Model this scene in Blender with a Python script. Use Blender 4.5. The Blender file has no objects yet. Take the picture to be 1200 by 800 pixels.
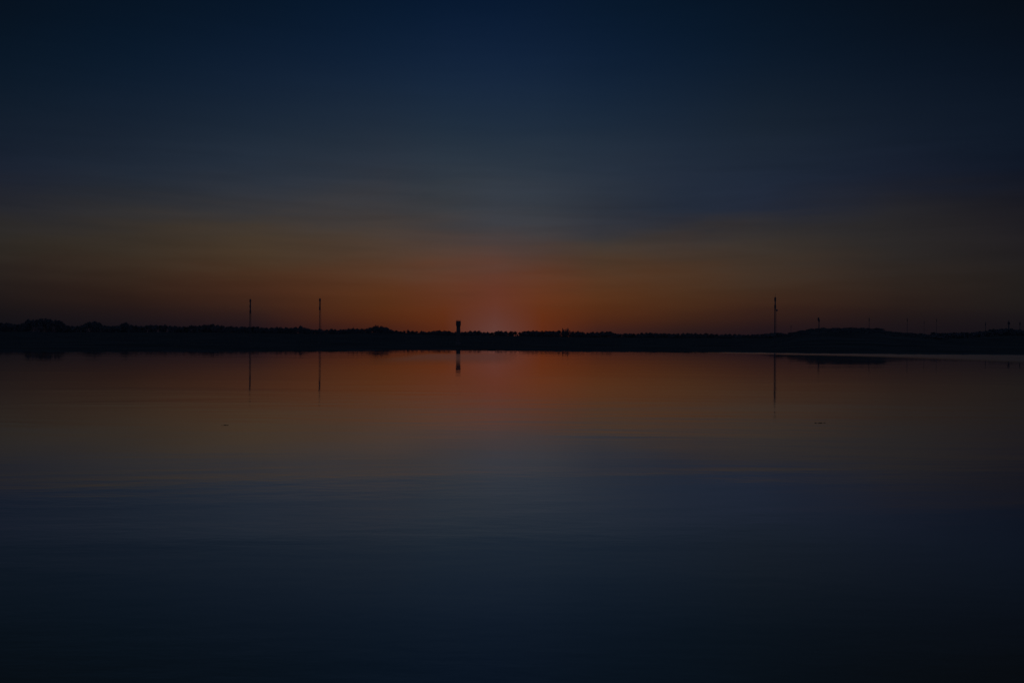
import bpy, bmesh, math, random
import numpy as np
from mathutils import Matrix, Vector

random.seed(7); rng = np.random.default_rng(7)
R = math.radians
col = bpy.context.scene.collection
sc = bpy.context.scene
sc.view_settings.view_transform = 'Standard'
sc.view_settings.look = 'None'
sc.view_settings.exposure = 0

# ---------------------------------------------------------------- camera
F = 1039.2           # focal length in photo pixels (1200 px wide)
EYE = 5.0
PITCH = math.atan(1.5 / F)
ROLL = math.atan(7.0 / 1200)
cam_rot = Matrix.Rotation(R(90) - PITCH, 3, 'X') @ Matrix.Rotation(ROLL, 3, 'Z')
cam = bpy.data.cameras.new('camera')
cam.sensor_width = 36
cam.lens = 36 * F / 1200
cam.clip_start = 0.1
cam.clip_end = 60000
cam_o = bpy.data.objects.new('camera', cam)
col.objects.link(cam_o)
m = cam_rot.to_4x4(); m.translation = (0, 0, EYE)
cam_o.matrix_world = m
sc.camera = cam_o

def ray(px, py):
    return cam_rot @ Vector(((px - 600) / F, -(py - 400) / F, -1.0))
def at(px, py, Y):
    d = ray(px, py)
    return Vector((d.x / d.y * Y, Y, EYE + d.z / d.y * Y))
def hor(px):
    return 398.5 + (px - 600) * 7 / 1200
def interp(tab, x):
    return float(np.interp(x, [t[0] for t in tab], [t[1] for t in tab]))

# ---------------------------------------------------------------- tagging
def tag(o, label=None, cat=None, group=None, kind=None):
    if label: o['label'] = label
    if cat: o['category'] = cat
    if group: o['group'] = group
    if kind: o['kind'] = kind
    return o
def empty(name, loc, rz=0):
    o = bpy.data.objects.new(name, None); col.objects.link(o)
    o.location = loc; o.rotation_euler.z = rz
    return o
def from_np(name, verts, faces, mat, parent=None, smooth=False):
    me = bpy.data.meshes.new(name)
    me.from_pydata([tuple(v) for v in verts], [], [tuple(f) for f in faces])
    me.materials.append(mat)
    if smooth:
        for p in me.polygons: p.use_smooth = True
    o = bpy.data.objects.new(name, me); col.objects.link(o)
    if parent: o.parent = parent
    return o
def from_bm(name, bm, mat, parent=None, smooth=False):
    me = bpy.data.meshes.new(name); bm.to_mesh(me); bm.free()
    me.materials.append(mat)
    if smooth:
        for p in me.polygons: p.use_smooth = True
    o = bpy.data.objects.new(name, me); col.objects.link(o)
    if parent: o.parent = parent
    return o
def copy_tree(src, parent=None):
    c = src.copy(); col.objects.link(c); c.parent = parent
    for ch in list(src.children): copy_tree(ch, c)
    return c

def bar(bm, a, b, r1, r2=None, n=8):
    a = Vector(a); b = Vector(b); r2 = r1 if r2 is None else r2
    d = b - a; q = d.to_track_quat('Z', 'Y').to_matrix().to_4x4()
    M_ = Matrix.Translation((a + b) / 2) @ q
    bmesh.ops.create_cone(bm, cap_ends=True, segments=n, radius1=r1, radius2=r2, depth=d.length, matrix=M_)
def box(bm, c, s, rz=0):
    M_ = Matrix.Translation(c) @ Matrix.Rotation(rz, 4, 'Z') @ Matrix.Diagonal((*s, 1))
    bmesh.ops.create_cube(bm, size=1, matrix=M_)
def lathe(bm, prof, n=24):
    rings = []
    for r, z in prof:
        rings.append([bm.verts.new((r * math.cos(2 * math.pi * k / n), r * math.sin(2 * math.pi * k / n), z)) for k in range(n)])
    for a, b in zip(rings, rings[1:]):
        for k in range(n):
            bm.faces.new((a[k], a[(k + 1) % n], b[(k + 1) % n], b[k]))
    bm.faces.new(rings[-1]); bm.faces.new(list(reversed(rings[0])))

# ---------------------------------------------------------------- materials
def material(name, rgb, rough=0.8, metal=0.0, var=0.35, scale=0.6, spec=0.2):
    mt = bpy.data.materials.new(name); mt.use_nodes = True
    nt = mt.node_tree; N = nt.nodes; L = nt.links
    b = N['Principled BSDF']
    b.inputs['Roughness'].default_value = rough
    b.inputs['Metallic'].default_value = metal
    b.inputs['Specular IOR Level'].default_value = spec
    tc = N.new('ShaderNodeTexCoord'); nz = N.new('ShaderNodeTexNoise')
    nz.inputs['Scale'].default_value = scale; nz.inputs['Detail'].default_value = 6
    L.new(tc.outputs['Object'], nz.inputs['Vector'])
    cr = N.new('ShaderNodeValToRGB')
    cr.color_ramp.elements[0].position = 0.3; cr.color_ramp.elements[1].position = 0.7
    cr.color_ramp.elements[0].color = (*[c * (1 - var) for c in rgb], 1)
    cr.color_ramp.elements[1].color = (*[c * (1 + var) for c in rgb], 1)
    L.new(nz.outputs['Fac'], cr.inputs['Fac']); L.new(cr.outputs['Color'], b.inputs['Base Color'])
    return mt
M = {
    'foliage': material('foliage', (0.09, 0.10, 0.105), 0.9, scale=0.4, spec=0.1),
    'bark': material('bark', (0.06, 0.05, 0.04), 0.9, scale=3, spec=0.1),
    'land': material('shore_grass', (0.052, 0.062, 0.058), 0.95, scale=0.02, spec=0.0),
    'steel': material('galvanised_steel', (0.10, 0.10, 0.105), 0.7, 0.3, 0.2, 2),
    'shroud': material('antenna_shroud', (0.07, 0.07, 0.075), 0.7, 0.0, 0.2, 2),
    'concrete': material('concrete', (0.09, 0.085, 0.08), 0.9, 0.0, 0.25, 1.2),
    'glass': material('window_glass', (0.02, 0.02, 0.025), 0.3, 0.0, 0.1, 1, 0.5),
    'weed': material('wet_weed', (0.03, 0.028, 0.02), 0.8, 0.0, 0.4, 12, 0.1),
}

def water_material():
    mt = bpy.data.materials.new('lake_water'); mt.use_nodes = True
    nt = mt.node_tree; N = nt.nodes; L = nt.links
    for n in list(N): N.remove(n)
    out = N.new('ShaderNodeOutputMaterial')
    geo = N.new('ShaderNodeNewGeometry')
    def noise(sx, sy, detail=3, rough=0.5, off=0.0, dist=0.0):
        mp = N.new('ShaderNodeMapping'); mp.inputs['Scale'].default_value = (sx, sy, 1)
        mp.inputs['Location'].default_value = (off, off * .7, 0)
        L.new(geo.outputs['Position'], mp.inputs['Vector'])
        nz = N.new('ShaderNodeTexNoise'); nz.inputs['Scale'].default_value = 1
        nz.inputs['Detail'].default_value = detail; nz.inputs['Roughness'].default_value = rough
        nz.inputs['Distortion'].default_value = dist
        L.new(mp.outputs['Vector'], nz.inputs['Vector'])
        return nz.outputs['Fac']
    def math_(op, a, b=None, c=None, clamp=False):
        n = N.new('ShaderNodeMath'); n.operation = op; n.use_clamp = clamp
        for i, v in enumerate((a, b, c)):
            if v is None: continue
            if isinstance(v, (int, float)): n.inputs[i].default_value = v
            else: L.new(v, n.inputs[i])
        return n.outputs[0]
    def rng_(v, a, b, c, d, interp_='SMOOTHSTEP'):
        n = N.new('ShaderNodeMapRange'); n.interpolation_type = interp_
        L.new(v, n.inputs['Value'])
        for k, x in zip(('From Min', 'From Max', 'To Min', 'To Max'), (a, b, c, d)): n.inputs[k].default_value = x
        return n.outputs['Result']
    # patches of faint breeze, long across the view
    patch = noise(0.012, 0.05, 4, 0.55, 11, 0.6)
    patch_s = rng_(patch, 0.42, 0.66, 0.0, 1.0)
    fine = noise(0.05, 0.5, 3, 0.5, 3)
    # wind-ruffled strip lying off the right-hand shore
    sx = N.new('ShaderNodeSeparateXYZ'); L.new(geo.outputs['Position'], sx.inputs[0])
    X, Y = sx.outputs['X'], sx.outputs['Y']
    U = math_('DIVIDE', X, Y); near = math_('MULTIPLY_ADD', U, -430, 482)         # inner edge of the strip recedes to the left
    wob = math_('MULTIPLY_ADD', noise(0.02, 0.02, 3, 0.5, 40), 22, -11)
    dy = math_('SUBTRACT', math_('ADD', Y, wob), near)
    strip = math_('MULTIPLY', rng_(dy, -30, 28, 0, 1), rng_(U, 0.17, 0.25, 0, 1))
    # a light gust on the water before the tower
    gust = math_('MULTIPLY', math_('MULTIPLY', rng_(X, -40, -26, 0, 1), rng_(X, -6, 6, 1, 0)),
                 math_('MULTIPLY', rng_(Y, 150, 235, 0, 1), rng_(Y, 300, 345, 1, 0)))
    bump_h = math_('ADD', math_('MULTIPLY', noise(0.9, 2.2, 3, 0.5, 0), 0.006),
                   math_('ADD', math_('MULTIPLY', noise(0.10, 0.33, 2, 0.5, 5), 0.018), math_('MULTIPLY', noise(0.02, 0.10, 2, 0.5, 17, 0.8), 0.016)))
    amp = math_('MULTIPLY', math_('ADD', 0.28, patch_s), rng_(Y, 40, 170, 1.0, 0.3))
    bp = N.new('ShaderNodeBump'); bp.inputs['Distance'].default_value = 1.0
    bp.inputs['Strength'].default_value = 1.0
    L.new(math_('MULTIPLY', bump_h, amp), bp.inputs['Height'])
    rough = math_('ADD', math_('ADD', math_('MULTIPLY', patch_s, 0.014), rng_(Y, 40, 170, 0.05, 0.021)), math_('ADD', math_('MULTIPLY', strip, 0.12), math_('MULTIPLY', gust, 0.10)))
    fr = N.new('ShaderNodeFresnel'); fr.inputs['IOR'].default_value = 1.6
    L.new(bp.outputs['Normal'], fr.inputs['Normal'])
    refl = math_('POWER', fr.outputs['Fac'], 0.2, clamp=True)
    gl = N.new('ShaderNodeBsdfGlossy'); gl.distribution = 'GGX'
    tint = N.new('ShaderNodeMix'); tint.data_type = 'RGBA'
    L.new(rng_(refl, 0.72, 0.86, 0, 1), tint.inputs[0])
    tint.inputs[6].default_value = (1.0, 0.78, 0.62, 1); tint.inputs[7].default_value = (1.0, 0.975, 1.0, 1)
    L.new(tint.outputs[2], gl.inputs['Color'])
    L.new(rough, gl.inputs['Roughness']); L.new(bp.outputs['Normal'], gl.inputs['Normal'])
    df = N.new('ShaderNodeBsdfDiffuse'); df.inputs['Color'].default_value = (0.12, 0.07, 0.03, 1)
    mx = N.new('ShaderNodeMixShader')
    L.new(refl, mx.inputs[0]); L.new(df.outputs[0], mx.inputs[1]); L.new(gl.outputs[0], mx.inputs[2])
    L.new(mx.outputs[0], out.inputs['Surface'])
    return mt
RUF0 = 470.0

# ---------------------------------------------------------------- sky (world)
COLS = {
 0:   [(0,4,16,30),(80,7,22,36),(150,17,27,40),(200,24,29,42),(240,38,37,40),(270,44,41,38),(300,46,40,34),(330,36,28,26),(355,28,22,22),(375,20,18,22),(390,16,14,22)],
 150: [(0,4,18,34),(80,8,25,42),(150,20,30,44),(200,28,36,48),(240,44,44,46),(270,54,48,42),(300,56,46,36),(330,50,34,26),(355,40,26,22),(375,26,20,24),(390,20,17,24)],
 300: [(0,4,20,38),(80,12,28,48),(150,24,36,50),(200,36,44,56),(240,50,50,52),(270,66,56,46),(300,72,56,40),(330,68,40,26),(355,60,36,26),(375,38,24,26),(390,30,20,26)],
 450: [(0,4,22,44),(80,14,32,54),(150,28,40,54),(200,42,48,58),(240,58,56,56),(270,70,60,54),(300,80,60,46),(330,88,52,32),(355,88,48,24),(375,80,38,18),(390,56,28,25)],
 520: [(0,4,22,46),(80,16,34,57),(150,28,42,57),(200,42,50,60),(240,57,59,61),(270,68,61,60),(300,84,62,50),(330,96,56,38),(355,98,50,28),(375,94,44,20),(390,84,38,22)],
 580: [(0,4,22,46),(80,16,34,58),(150,28,42,58),(200,42,50,60),(240,56,60,66),(270,66,62,64),(300,86,63,54),(330,100,55,39),(355,102,53,38),(372,99,56,46),(392,99,62,57)],
 635: [(0,5,22,45),(80,15,33,56),(150,27,41,57),(200,41,49,60),(240,52,57,64),(270,61,60,63),(300,80,60,50),(330,97,54,34),(355,99,50,26),(375,99,45,20),(392,92,42,25)],
 700: [(0,5,22,42),(80,12,30,52),(150,24,38,54),(200,38,46,58),(240,45,50,58),(262,48,50,58),(284,61,56,53),(305,76,58,44),(330,84,52,32),(355,88,48,24),(375,78,38,20),(390,56,30,28)],
 800: [(0,4,20,38),(80,10,27,46),(150,23,35,50),(200,32,40,54),(240,36,43,55),(252,39,43,54),(270,53,49,49),(300,68,54,44),(330,76,50,32),(355,74,44,26),(375,58,32,22),(390,38,24,26)],
 890: [(0,4,18,34),(80,9,24,40),(150,22,32,44),(200,28,36,50),(240,34,40,54),(256,42,43,50),(275,52,48,46),(300,60,50,42),(330,64,46,34),(355,62,38,26),(375,44,26,24),(390,30,20,26)],
 1050:[(0,4,14,26),(80,8,20,34),(150,16,25,38),(200,22,28,42),(222,26,30,42),(242,35,35,40),(265,40,38,39),(300,44,40,38),(330,46,36,30),(355,40,28,24),(375,30,22,24),(390,24,18,24)],
 1200:[(0,4,12,22),(80,6,16,28),(150,12,21,34),(195,15,22,36),(215,18,23,35),(235,26,26,33),(270,30,28,32),(300,34,31,32),(330,34,30,28),(355,30,26,25),(375,24,20,24),(390,20,17,22)],
}
def lin(c):
    c /= 255
    return c / 12.92 if c <= .04045 else ((c + .055) / 1.055) ** 2.4
EL_MAX = 24.0
def build_world():
    w = bpy.data.worlds.new('World'); sc.world = w; w.use_nodes = True
    nt = w.node_tree; N = nt.nodes; L = nt.links
    for n in list(N): N.remove(n)
    out = N.new('ShaderNodeOutputWorld'); bg = N.new('ShaderNodeBackground')
    L.new(bg.outputs[0], out.inputs[0])
    tc = N.new('ShaderNodeTexCoord'); sp = N.new('ShaderNodeSeparateXYZ')
    L.new(tc.outputs['Generated'], sp.inputs[0])
    def math_(op, a, b=None, c=None, clamp=False):
        n = N.new('ShaderNodeMath'); n.operation = op; n.use_clamp = clamp
        for i, v in enumerate((a, b, c)):
            if v is None: continue
            if isinstance(v, (int, float)): n.inputs[i].default_value = v
            else: L.new(v, n.inputs[i])
        return n.outputs[0]
    def rmap(v, a, b, c=0, d=1, it='LINEAR'):
        n = N.new('ShaderNodeMapRange'); n.interpolation_type = it; L.new(v, n.inputs['Value'])
        for k, x in zip(('From Min', 'From Max', 'To Min', 'To Max'), (a, b, c, d)): n.inputs[k].default_value = x
        return n.outputs['Result']
    az = math_('MULTIPLY', math_('ARCTAN2', sp.outputs['X'], sp.outputs['Y']), 180 / math.pi)
    el = math_('MULTIPLY', math_('ARCSINE', sp.outputs['Z']), 180 / math.pi)
    def nz(sa, se, detail, off=0, dist=0.3):
        cb = N.new('ShaderNodeCombineXYZ')
        L.new(math_('MULTIPLY_ADD', az, sa, off), cb.inputs[0]); L.new(math_('MULTIPLY_ADD', el, se, off), cb.inputs[1])
        t = N.new('ShaderNodeTexNoise'); t.inputs['Scale'].default_value = 1
        t.inputs['Detail'].default_value = detail; t.inputs['Distortion'].default_value = dist
        L.new(cb.outputs[0], t.inputs['Vector'])
        return math_('SUBTRACT', t.outputs['Fac'], 0.5)
    # thin stratus: shifts the colour bands a little, strongest 3 to 12 degrees up
    band = math_('MULTIPLY', rmap(el, 0.5, 4, 0, 1, 'SMOOTHSTEP'), rmap(el, 9, 14, 1, 0.25, 'SMOOTHSTEP'))
    shift = math_('ADD', math_('MULTIPLY', nz(0.09, 0.40, 5, 6.7), 2.0), math_('MULTIPLY', nz(0.16, 1.5, 3, 9.4), 0.8))
    el2 = math_('ADD', el, math_('MULTIPLY', shift, band))
    f = math_('DIVIDE', el2, EL_MAX, clamp=True)
    prev = None; prev_az = None
    for px in sorted(COLS):
        cr = N.new('ShaderNodeValToRGB'); ramp = cr.color_ramp; ramp.interpolation = 'B_SPLINE'
        stops = []
        lift = {80:(2,2,4),150:(3,4,5),200:(2,4,6),240:(-1,1,4),0:(2,1,0)}
        for (py, r, g, b) in COLS[px]:
            d = ray(px, py + (px - 600) * 0.0); d.normalize()
            dr, dg, db = lift.get(py, (0, 0, 0)); r += dr; g += dg; b += db
            stops.append((max(0.0, math.degrees(math.asin(d.z))) / EL_MAX, (lin(r), lin(g), lin(b), 1)))
        stops.sort(key=lambda s: s[0])
        stops.append((1.0, tuple(c * .9 for c in stops[-1][1][:3]) + (1,)))
        while len(ramp.elements) < len(stops): ramp.elements.new(0.5)
        for i, (p, c) in enumerate(stops): ramp.elements[i].position = p
        for i, (p, c) in enumerate(stops):
            ramp.elements[i].position = p; ramp.elements[i].color = c
        L.new(f, cr.inputs[0])
        a = math.degrees(math.atan((px - 600) / F))
        if prev is None: prev = cr.outputs[0]
        else:
            mx = N.new('ShaderNodeMix'); mx.data_type = 'RGBA'
            L.new(rmap(az, prev_az, a), mx.inputs[0]); L.new(prev, mx.inputs[6]); L.new(cr.outputs[0], mx.inputs[7])
            prev = mx.outputs[2]
        prev_az = a
    # streak brightness
    k = math_('MULTIPLY_ADD', math_('MULTIPLY', nz(0.10, 1.1, 4, 21.0), band), 0.38, 1.0)
    sc_ = N.new('ShaderNodeVectorMath'); sc_.operation = 'SCALE'
    L.new(prev, sc_.inputs[0]); L.new(k, sc_.inputs['Scale'])
    # unseen sky overhead and behind camera: even blue, brightened to light land and trees
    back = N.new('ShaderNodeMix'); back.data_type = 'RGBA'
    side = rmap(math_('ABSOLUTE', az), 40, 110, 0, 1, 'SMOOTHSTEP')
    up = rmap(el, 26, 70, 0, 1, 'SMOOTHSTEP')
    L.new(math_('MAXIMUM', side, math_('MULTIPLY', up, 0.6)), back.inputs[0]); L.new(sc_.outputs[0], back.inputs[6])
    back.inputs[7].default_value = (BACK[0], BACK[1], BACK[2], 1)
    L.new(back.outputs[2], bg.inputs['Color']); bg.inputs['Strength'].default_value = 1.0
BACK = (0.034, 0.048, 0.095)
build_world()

# the sun has just gone: its last light comes level from beyond the far shore
sun = bpy.data.lights.new('sun', 'SUN'); sun.energy = 0.03; sun.angle = R(2); sun.color = (1.0, 0.45, 0.22)
sun_o = bpy.data.objects.new('sun', sun); col.objects.link(sun_o)
saz = math.atan((578 - 600) / F)
sun_o.rotation_euler = Vector((math.sin(saz), math.cos(saz), math.sin(R(-1.5)))).to_track_quat('Z', 'Y').to_euler()

# ---------------------------------------------------------------- water
def strip_grid(name, xs, ys, zf, mat):
    v = []; f = []
    for y in ys:
        for x in xs: v.append((x, y, zf(x, y)))
    nx = len(xs)
    for j in range(len(ys) - 1):
        for i in range(nx - 1):
            a = j * nx + i; f.append((a, a + 1, a + nx + 1, a + nx))
    return from_np(name, v, f, mat)
wat = strip_grid('water', [-15000, -3000, 3000, 15000], [-3000, 0, 1500, 15000], lambda x, y: 0.0, water_material())
tag(wat, kind='structure')

# ---------------------------------------------------------------- terrain
SKY = [(-60,380),(0,379),(10,378),(15,380),(25,381),(30,377),(33,374),(40,375),(47,373),(55,374),(68,375),(75,379),(80,382),(95,382),(99,379),(104,377),(112,377),(118,379),(122,382),(138,382),(141,380),(147,378),(154,381),(170,382),(178,381),(195,381),(210,382.5),(222,383),(225,381.5),(230,382),(238,381),(245,381.5),(250,379),(255,381),(262,382.5),(290,383),(320,384),(350,384),(352,381.5),(356,384),(366,386),(400,386),(412,385),(420,385),(433,384.5),(437,383),(441,382),(445,383),(449,382.5),(453,384),(456,386),(462,388),(476,388),(478,386),(480,389),(484,388),(490,389),(494,388),(500,389.5),(506,387.5),(512,387.5),(520,388),(523,387),(526,388),(534,388.5),(545,389),(553,387.5),(560,388),(566,390),(571,389),(575,390),(580,389),(584,387.5),(590,389),(602,388.5),(610,389),(622,388),(640,388.5),(655,387),(660,385),(662,387.5),(665,384.5),(667,388),(680,389),(690,390),(714,388.5),(720,391),(740,391),(770,390),(775,391),(800,391),(830,391),(850,392),(880,392.5),(900,391),(915,390),(925,388),(930,386),(940,384.5),(960,384),(965,383),(1000,383),(1030,384),(1040,385),(1045,386.5),(1060,387.5),(1070,388),(1090,389.5),(1100,390.5),(1120,390),(1140,389.5),(1155,388),(1163,386),(1168,387),(1172,385.5),(1182,385),(1190,386),(1200,387),(1260,388)]
# ground top (pixel rows) of the land the trees stand on at 2600 m
GND = [(-400,389),(0,388),(80,389),(200,389),(300,390),(400,391),(430,389.5),(455,390),(520,392.5),(700,395),(850,396),(900,394.5),(925,391),(940,387.5),(965,384.8),(1000,384.6),(1030,385.6),(1045,389),(1070,391),(1100,394),(1140,394),(1170,392),(1200,392),(1500,394)]
SHORE = [(-2500,300),(-600,300),(0,305),(100,317),(300,345),(400,366),(460,425),(520,442),(600,425),(700,404),(900,398),(1000,382),(1200,371),(1800,340),(4000,330)]
D0 = 2600.0
def px_of(x, y): return 600 + F * x / y
def shore_y(px): return interp(SHORE, px) + 6 * math.sin(px * .045) * .5 + 3 * math.sin(px * .17 + 1) + 2 * math.sin(px * .41)
DEP = [(-2000,2600),(840,2600),(930,1050),(1090,1050),(1180,1700),(3000,1700)]
def dep(px): return interp(DEP, px)
def gz(px):
    return max(1.5, at(px, interp(GND, px), dep(px)).z)
NS = 420
pxs = np.concatenate([np.linspace(-1800, -60, 30), np.linspace(-50, 1250, NS), np.linspace(1260, 3000, 30)])
rows = [0.0, 0.004, 0.012, 0.05, 0.15, 0.3, 0.5, 0.7, 0.85, 1.0, 1.2, 1.6, 3.0, 10.0]
V = []; Fc = []
for p in pxs:
    s = shore_y(p)
    for k, t in enumerate(rows):
        Y = s + t * (dep(p) - s)
        X = (p - 600) / F * Y
        g = gz(p)
        if k == 0: z = -0.35
        elif k == 1: z = 0.30 + 0.12 * math.sin(p * .33)
        elif k == 2: z = 0.55
        elif t <= 1: z = 0.55 + (g - 0.55) * t ** 1.6
        elif t < 1.5: z = g
        else: z = g * .5 if t < 2 else 2.0
        V.append((X, Y, z))
nr = len(rows)
for i in range(len(pxs) - 1):
    for j in range(nr - 1):
        a = i * nr + j; Fc.append((a, a + nr, a + nr + 1, a + 1))
tag(from_np('far_shore', V, Fc, M['land'], smooth=True), kind='structure')
def ground_z(px, Y):
    s = shore_y(px); t = (Y - s) / (dep(px) - s)
    return gz(px) if t > 1 else 0.55 + (gz(px) - 0.55) * max(t, 0) ** 1.6

# ---------------------------------------------------------------- foliage
def leaf_cloud(lobes, n, size):
    """n small leaf-clump faces spread through the volume of the lobes; lobes = (c, r)"""
    lob = np.array([[*c, *r] for c, r in lobes]); w = lob[:, 3] * lob[:, 4] * lob[:, 5]; w = w / w.sum()
    idx = rng.choice(len(lob), n, p=w)
    d = rng.normal(size=(n, 3)); d /= np.linalg.norm(d, axis=1)[:, None]
    rad = rng.uniform(0.35, 1.0, n) ** .5 * rng.uniform(.85, 1.12, n)
    c = lob[idx, :3] + d * rad[:, None] * lob[idx, 3:]
    a = rng.normal(size=(n, 3)); a /= np.linalg.norm(a, axis=1)[:, None]
    b = np.cross(a, rng.normal(size=(n, 3))); b /= np.linalg.norm(b, axis=1)[:, None]
    s = (size * rng.uniform(.6, 1.4, n))[:, None]
    v = np.stack([c - a * s - b * s * .6, c + a * s - b * s * .5, c + a * s * .7 + b * s * .7, c - a * s * .8 + b * s * .5], 1).reshape(-1, 3)
    f = np.arange(4 * n).reshape(-1, 4)
    return v, f
def tree_proto(name, h, w, kind, n):
    root = empty(name, (0, 0, -1000))
    bm = bmesh.new()
    bar(bm, (0, 0, -0.6), (0.1, 0, h * .35), h * .022, h * .016)
    bar(bm, (0.1, 0, h * .35), (-0.1, .1, h * .8), h * .016, h * .006)
    lobes = []
    if kind == 'round':
        for k in range(6):
            a = k * 1.05 + random.random(); l = w * random.uniform(.2, .36)
            bar(bm, (0, 0, h * random.uniform(.28, .45)), (l * math.cos(a), l * math.sin(a), h * random.uniform(.55, .78)), h * .008, h * .003, 6)
        for k in range(9):
            a = k * 2.4; rr = w * random.uniform(.12, .34); t = random.random()
            lobes.append(((rr * math.cos(a), rr * math.sin(a), h * (.42 + .38 * t)), (w * random.uniform(.14, .24), w * random.uniform(.14, .24), h * random.uniform(.10, .17))))
        lobes.append(((0, 0, h * .82), (w * .18, w * .18, h * .16)))
    else:
        for k in range(9):
            t = k / 8
            wr = w * .5 * (1 - t * .82) * random.uniform(.75, 1.15) + .3
            lobes.append(((random.uniform(-.1, .1) * w, random.uniform(-.1, .1) * w, h * (.22 + .72 * t)), (wr, wr, h * .075)))
            a = k * 2.1
            bar(bm, (0, 0, h * (.2 + .68 * t)), (wr * .8 * math.cos(a), wr * .8 * math.sin(a), h * (.24 + .70 * t)), h * .005, h * .002, 6)
    from_bm('trunk', bm, M['bark'], root)
    v, f = leaf_cloud(lobes, n, 0.55)
    from_np('crown', v, f, M['foliage'], root)
    return root
H0 = 16.0
protos = {'round': [tree_proto('broadleaf_tree', H0, w, 'round', 1300) for w in (15, 18, 13, 20, 16)],
          'spire': [tree_proto('poplar_tree', H0, w, 'spire', 700) for w in (6.5, 5.0)]}
used = set()
def place_tree(kind, px, top, Y, label, group, wscale=1.0, i=None):
    P = protos[kind]; k = random.randrange(len(P)) if i is None else i
    src = P[k]
    base = at(px, hor(px), Y); gzz = ground_z(px, Y) - .3
    h = at(px, top, Y).z - gzz
    if h < 3: h = 3
    if id(src) in used: o = copy_tree(src)
    else: o = src; used.add(id(src))
    s = h / H0
    o.location = (base.x, Y, gzz); o.rotation_euler.z = random.uniform(0, 6.28)
    ws = max(0.55, min(1.1, s)) * wscale
    o.scale = (ws, ws, s * 1.02)
    tag(o, label, 'tree', group)
    return o

# trees one can tell apart on the skyline
special = [
 ('round', 33, 373.6, 1.1, 'dark broad tree at the left end of the tall far-left clump'),
 ('round', 47, 372.6, 1.2, 'highest dark broad tree in the tallest clump at the far left'),
 ('round', 58, 373.6, 1.2, 'dark broad tree right of the highest one in the tall far-left clump'),
 ('round', 69, 375.0, 1.1, 'dark broad tree at the right end of the tall far-left clump'),
 ('round', 10, 378.0, 1.1, 'dark rounded tree at the left edge of the picture, left of the tall clump'),
 ('round', 103, 377.3, 1.0, 'dark dome-shaped tree forming the left half of the second mound from the left'),
 ('round', 113, 377.3, 1.0, 'dark dome-shaped tree forming the right half of the second mound from the left'),
 ('round', 147, 378.0, 1.0, 'single small rounded tree standing up alone right of the second mound'),
 ('round', 227, 381.2, .8, 'low dark tree, leftmost of three bumps left of the left mast'),
 ('round', 238, 380.8, .8, 'low dark tree, middle one of three bumps left of the left mast'),
 ('round', 250, 379.2, .8, 'pointed dark tree, tallest of three bumps left of the left mast'),
 ('spire', 352, 381.2, .9, 'thin dark treetop rising between the two left masts'),
 ('spire', 414, 383.4, 1.0, 'small pointed treetop halfway between the second mast and the tower'),
 ('round', 437, 383.4, .5, 'ragged dark treetop, left one of the ragged high group left of the tower'),
 ('spire', 443, 381.2, 1.4, 'ragged dark treetop, highest of the ragged group left of the tower'),
 ('round', 449, 383.3, .5, 'ragged dark treetop, right one of the ragged high group left of the tower'),
 ('spire', 478, 385.5, 1.0, 'slender treetop standing clear, farthest left of three spiky ones before the tower'),
 ('spire', 484, 386.8, .9, 'slender treetop standing clear, middle of three spiky ones left of the tower'),
 ('round', 494, 387.0, .5, 'small bushy treetop, nearest the tower of three standing clear to its left'),
 ('round', 571, 388.2, .45, 'small isolated round treetop in front of the brightest glow'),
 ('round', 584, 387.2, .8, 'rounded tree just right of the isolated treetop in front of the glow'),
 ('round', 622, 387.8, .8, 'low broad tree right of the glow, left of the twin pointed trees'),
 ('spire', 659.5, 384.6, 1.3, 'left one of the twin pointed trees standing right of the glow'),
 ('spire', 665.5, 384.0, .9, 'thinner right one of the twin pointed trees right of the glow'),
 ('round', 714, 388.2, .8, 'small rounded tree raised above the low line right of the twin pointed trees'),
 ('round', 1163, 385.8, .5, 'small round tree left of the thickest distant mast near the right edge'),
 ('round', 1174, 385.4, .9, 'dark tree at the foot of the thickest distant mast near the right edge'),
]
for kd, px, top, ws, lb in special:
    place_tree(kd, px, top, dep(px) - 60, lb, None, ws)
stretches = [
 (-6, 82, 'dark tree in the high leafy row around the tall clump at the far left', 'trees in the far-left row'),
 (82, 285, 'dark tree in the even row between the far-left clump and the left mast', 'trees in the row before the left mast'),
 (285, 380, 'dark tree in the low row between the two left masts', 'trees between the two left masts'),
 (380, 530, 'dark tree in the uneven row between the second mast and the tower', 'trees between the second mast and the tower'),
 (543, 655, 'dark tree in the row below the brightest glow, right of the tower', 'trees below the glow'),
 (669, 905, 'dark tree in the long low row between the twin pointed trees and the right mast', 'trees left of the right mast'),
 (1092, 1206, 'dark tree in the low row at the right edge beyond the flat-topped hill', 'trees at the right edge'),
]
ntree = 0
for x0, x1, lb, gr in stretches:
    px = x0 + 2.5
    while px < x1:
        top = interp(SKY, px) + random.choice([-1.0, -.7, -.5, -.2, -1.2])
        place_tree('round', px, top, dep(px) + random.uniform(-60, 90), lb, gr, random.uniform(.95, 1.35)); ntree += 1
        px += random.uniform(4.2, 6.4)

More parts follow.
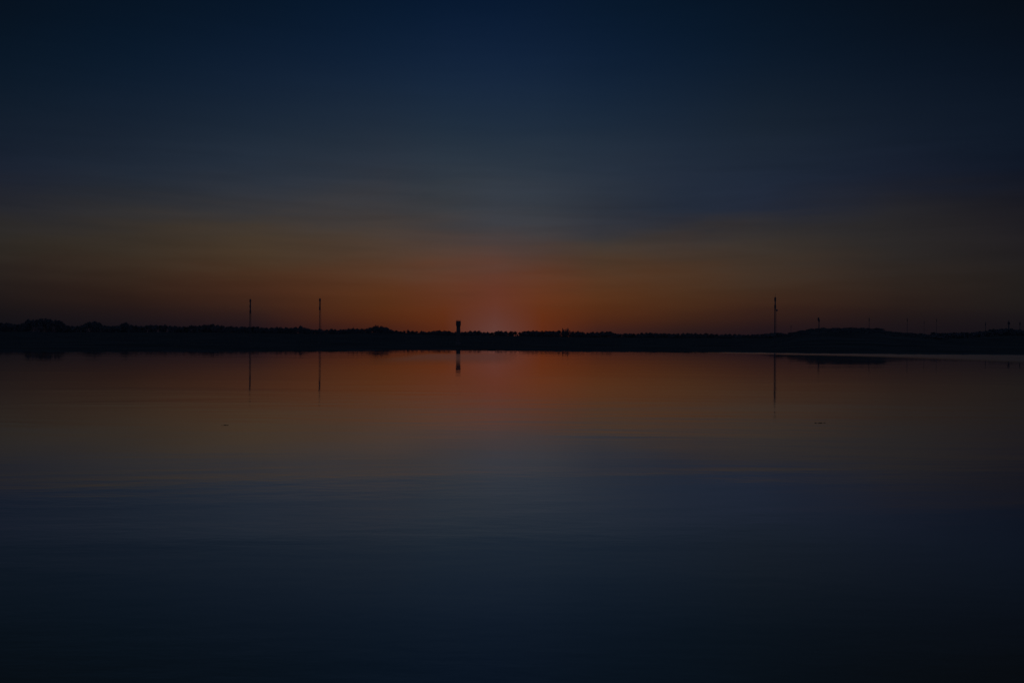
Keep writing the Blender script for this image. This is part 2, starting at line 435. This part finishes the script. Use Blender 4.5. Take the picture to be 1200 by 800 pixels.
# the mass of wood behind and below those tops: nobody could count it
vs = []; fs = []; off = 0
for i in range(3400):
    px = random.uniform(-700, 1900); Y = dep(px) + random.uniform(-160, 160)
    top = interp(SKY, px) + random.uniform(-.3, 2.8)
    zt = at(px, top, Y).z; g = ground_z(px, Y)
    hill = 915 < px < 1092
    h = (random.uniform(.7, 1.6) if hill else zt - g)
    if h < .7: h = .7
    X = (px - 600) / F * Y; w = 3.0 if hill else random.uniform(6, 9)
    if hill: h = min(h, max(1.5, zt + 3.0 - g))
    lobes = [((X + random.uniform(-w, w) * .4, Y + random.uniform(-w, w) * .4, g + h * t), (w * .85, w * .85, h * .30)) for t in (.12, .42, .72)]
    v, f = leaf_cloud(lobes, 150, 0.3 if hill else 1.0)
    vs.append(v); fs.append(f + off); off += len(v)
tag(from_np('woodland', np.concatenate(vs), np.concatenate(fs), M['foliage']), 'dark continuous woodland along the far shore of the lake', 'woodland', kind='stuff')

# ---------------------------------------------------------------- lattice masts on the near side of the land
def lattice_mast(px, top, Y, w, shroud_px, label, dish=False, whip=0.0):
    b = at(px, hor(px), Y); g = ground_z(px, Y)
    H = at(px, top, Y).z - g
    dx = at(px, top, Y).x
    root = empty('radio_mast', (dx, Y, g), random.uniform(.2, .9))
    tag(root, label, 'mast', 'tall masts standing on the far shore')
    bm = bmesh.new(); lathe(bm, [(w * 1.3, -1.2), (w * 1.3, 0.5), (w * 1.2, .6)], 16); from_bm('footing', bm, M['concrete'], root)
    zs = at(px, top + shroud_px, Y).z - g
    P = [Vector((w / 2 * 1.1 * math.cos(a), w / 2 * 1.1 * math.sin(a), 0)) for a in (R(90), R(210), R(330))]
    for p in P:
        bm = bmesh.new(); bar(bm, p * 1.25 + Vector((0, 0, .5)), p + Vector((0, 0, zs + .3)), .13, .11); from_bm('leg', bm, M['steel'], root)
    bm = bmesh.new(); n = int(zs / 1.3)
    for k in range(n):
        z0 = .7 + k * (zs - .7) / n; z1 = .7 + (k + 1) * (zs - .7) / n
        for i in range(3):
            a, c = P[i], P[(i + 1) % 3]
            s0 = 1.25 - .25 * z0 / zs; s1 = 1.25 - .25 * z1 / zs
            bar(bm, a * s0 + Vector((0, 0, z0)), c * s1 + Vector((0, 0, z1)), .05, n=5)
            bar(bm, a * s1 + Vector((0, 0, z1)), c * s1 + Vector((0, 0, z1)), .045, n=5)
    from_bm('bracing', bm, M['steel'], root)
    bm = bmesh.new(); lathe(bm, [(w * .68, zs), (w * .72, zs + .12), (w * .72, zs + .3)], 20)
    from_bm('platform', bm, M['steel'], root)
    # closed upper section with panel antennas round it
    bm = bmesh.new(); lathe(bm, [(w * .40, zs + .3), (w * .42, zs + 1), (w * .40, H - .5), (w * .25, H)], 20)
    from_bm('upper_section', bm, M['shroud'], root)
    tiers = max(2, int((H - zs) / 3.2))
    for t in range(tiers):
        for i in range(3):
            a = R(30 + 120 * i + 25 * t); z = zs + 1.7 + t * (H - zs - 3) / max(1, tiers - 1)
            bm = bmesh.new(); box(bm, (w * .52 * math.cos(a), w * .52 * math.sin(a), min(z, H - 1.3)), (.16, .34, 2.1), a)
            bmesh.ops.bevel(bm, geom=bm.edges[:], offset=.03, segments=1)
            from_bm('antenna_panel', bm, M['shroud'], root)
    bm = bmesh.new(); bar(bm, (0, 0, H - .2), (0, 0, H + 1.0 + whip), .09, .04); from_bm('top_rod', bm, M['steel'], root)
    if dish:
        root.rotation_euler.z = 0
        bm = bmesh.new()
        bar(bm, (w * .4, 0, zs - .3), (w * 1.0, 0, zs - .3), .07)
        lathe(bm, [(.10, -.05), (.42, .12), (.48, .3), (.46, .34)], 16)
        for v in bm.verts:
            pass
        bm2 = bmesh.new(); lathe(bm2, [(.12, 0), (.45, .15), (.55, .42), (.5, .42)], 16)
        bmesh.ops.transform(bm2, matrix=Matrix.Translation((w * 1.0, -.1, zs - .3)) @ Matrix.Rotation(R(90), 4, 'X'), verts=bm2.verts)
        bm.free()
        d = from_bm('dish', bm2, M['shroud'], root)
        bm = bmesh.new(); bar(bm, (w * .4, 0, zs - .3), (w * 1.0, 0, zs - .3), .07); from_bm('bracket', bm, M['steel'], d)
    return root
lattice_mast(293.4, 350.5, 693, 1.15, 17, 'slim dark mast with a thicker top, leftmost of the three tall masts')
lattice_mast(375.0, 349.5, 693, 1.25, 14, 'slim dark mast with a thicker top, middle one of three, nearer the tower')
lattice_mast(908.5, 348.0, 504, 0.85, 15, 'tallest dark mast, standing alone right of the glow, left of the flat-topped hill', dish=True, whip=1.2)

# ---------------------------------------------------------------- tower
def tower():
    px, Y = 537.2, 720.0
    g = ground_z(px, Y); t = at(px, 376.2, Y); H = t.z - g
    root = empty('lookout_tower', (t.x, Y, g))
    tag(root, 'short stout dark tower with a wider head, in front of the orange glow', 'tower')
    bm = bmesh.new(); lathe(bm, [(2.3, -1.5), (2.3, .8), (1.75, 1.6)], 28); from_bm('base', bm, M['concrete'], root)
    bm = bmesh.new(); lathe(bm, [(1.75, 1.6), (1.62, H - 7), (1.5, H - 4.7)], 28); from_bm('shaft', bm, M['concrete'], root)
    bm = bmesh.new(); lathe(bm, [(1.5, H - 4.7), (1.85, H - 3.7), (1.95, H - 3.4), (1.95, H - .5), (1.85, H - .35)], 28)
    hd = from_bm('head', bm, M['concrete'], root)
    for k in range(10):
        a = 2 * math.pi * k / 10
        bm = bmesh.new(); box(bm, (1.96 * math.cos(a), 1.96 * math.sin(a), H - 2.0), (.08, .7, 1.1), a); from_bm('window', bm, M['glass'], hd)
    bm = bmesh.new(); lathe(bm, [(2.05, H - .35), (2.1, H - .2), (1.7, H + .05), (.3, H + .15)], 28); from_bm('roof', bm, M['concrete'], root)
    bm = bmesh.new()
    for k in range(14):
        a = 2 * math.pi * k / 14; c = 2 * math.pi * (k + 1) / 14
        bar(bm, (1.85 * math.cos(a), 1.85 * math.sin(a), H - .15), (1.85 * math.cos(a), 1.85 * math.sin(a), H + .75), .035, n=5)
        for z in (.4, .75): bar(bm, (1.85 * math.cos(a), 1.85 * math.sin(a), H + z), (1.85 * math.cos(c), 1.85 * math.sin(c), H + z), .03, n=5)
    from_bm('railing', bm, M['steel'], root)
    bm = bmesh.new(); box(bm, (0, -1.72, 2.9), (1.0, .2, 2.1)); from_bm('door', bm, M['steel'], root)
    for z in (6.5, 10.5):
        bm = bmesh.new(); box(bm, (0, -1.70 + .014 * (z - 6), z), (.5, .12, 1.0)); from_bm('window', bm, M['glass'], root)
tower()

# ---------------------------------------------------------------- faint masts on the skyline, right
def far_mast(px, top, w, label, head=None, D=3000.0):
    D = dep(px) * 1.9; w *= D / 3000
    t = at(px, top, D); g = 1.2
    H = t.z - g
    root = empty('distant_mast', (t.x, D, g))
    tag(root, label, 'mast', 'faint thin masts along the right skyline')
    bm = bmesh.new()
    bar(bm, (0, 0, -1), (0, 0, H * .75), w * .55, w * .42, 10); bar(bm, (0, 0, H * .75), (0, 0, H), w * .42, w * .2, 10)
    from_bm('pole', bm, M['steel'], root)
    bm = bmesh.new()
    for k in range(3):
        a = R(120 * k); box(bm, (w * .55 * math.cos(a), w * .55 * math.sin(a), H * .88), (w * .3, w * .5, H * .10), a)
    if head: box(bm, (-w * .6, 0, H - 3.5), (w * 1.2, w * .7, 7))
    bmesh.ops.bevel(bm, geom=bm.edges[:], offset=w * .04, segments=1)
    from_bm('antenna', bm, M['shroud'], root)
far_mast(927, 380, 1.3, 'very faint short thin mast just right of the tall right mast')
far_mast(959.8, 372.0, 3.6, 'thickest faint mast with a bulky top at the left end of the flat-topped hill', True)
far_mast(1018.6, 371.0, 1.7, 'thin faint mast rising from the middle right of the flat-topped hill')
far_mast(1063.2, 371.5, 1.6, 'thin faint mast on the right slope of the flat-topped hill')
far_mast(1083, 375.0, 1.0, 'barely visible thin mast just right of the flat-topped hill')
far_mast(1097.5, 372.0, 1.1, 'barely visible thin mast in the dip beyond the flat-topped hill')
far_mast(1155, 376.5, 2.0, 'thin faint mast left of the thickest one near the right edge')
far_mast(1182.2, 375.3, 5.0, 'darkest, thickest of the three faint masts close to the right edge')
far_mast(1195.3, 376.0, 2.4, 'thin faint mast nearest the right edge of the picture')

# ---------------------------------------------------------------- floating weed
def weed(px, py, L_, W_, label):
    d = ray(px, py); k = -EYE / d.z
    root_loc = (d.x * k, d.y * k, 0.0)
    bm = bmesh.new()
    for i in range(18):
        u = random.gauss(0, .22); v = random.gauss(0, .2); a = random.uniform(-.4, .4)
        l = random.uniform(.04, .12) * L_
        c = Vector((u * L_, v * W_, random.uniform(-.004, .02)))
        e = Vector((math.cos(a) * l, math.sin(a) * l * .5, random.uniform(-.008, .008)))
        bar(bm, c - e, c + e, .007, .003, 5)
    o = from_bm('floating_weed', bm, M['weed'], None); o.location = root_loc
    tag(o, label, 'floating weed', 'bits of weed floating on the calm lake')
weed(961, 495.5, .8, .6, 'dark drifting bit of weed on the water below the tall right mast')
weed(264, 498, .4, .3, 'small dark drifting bit of weed on the water below the left mast')
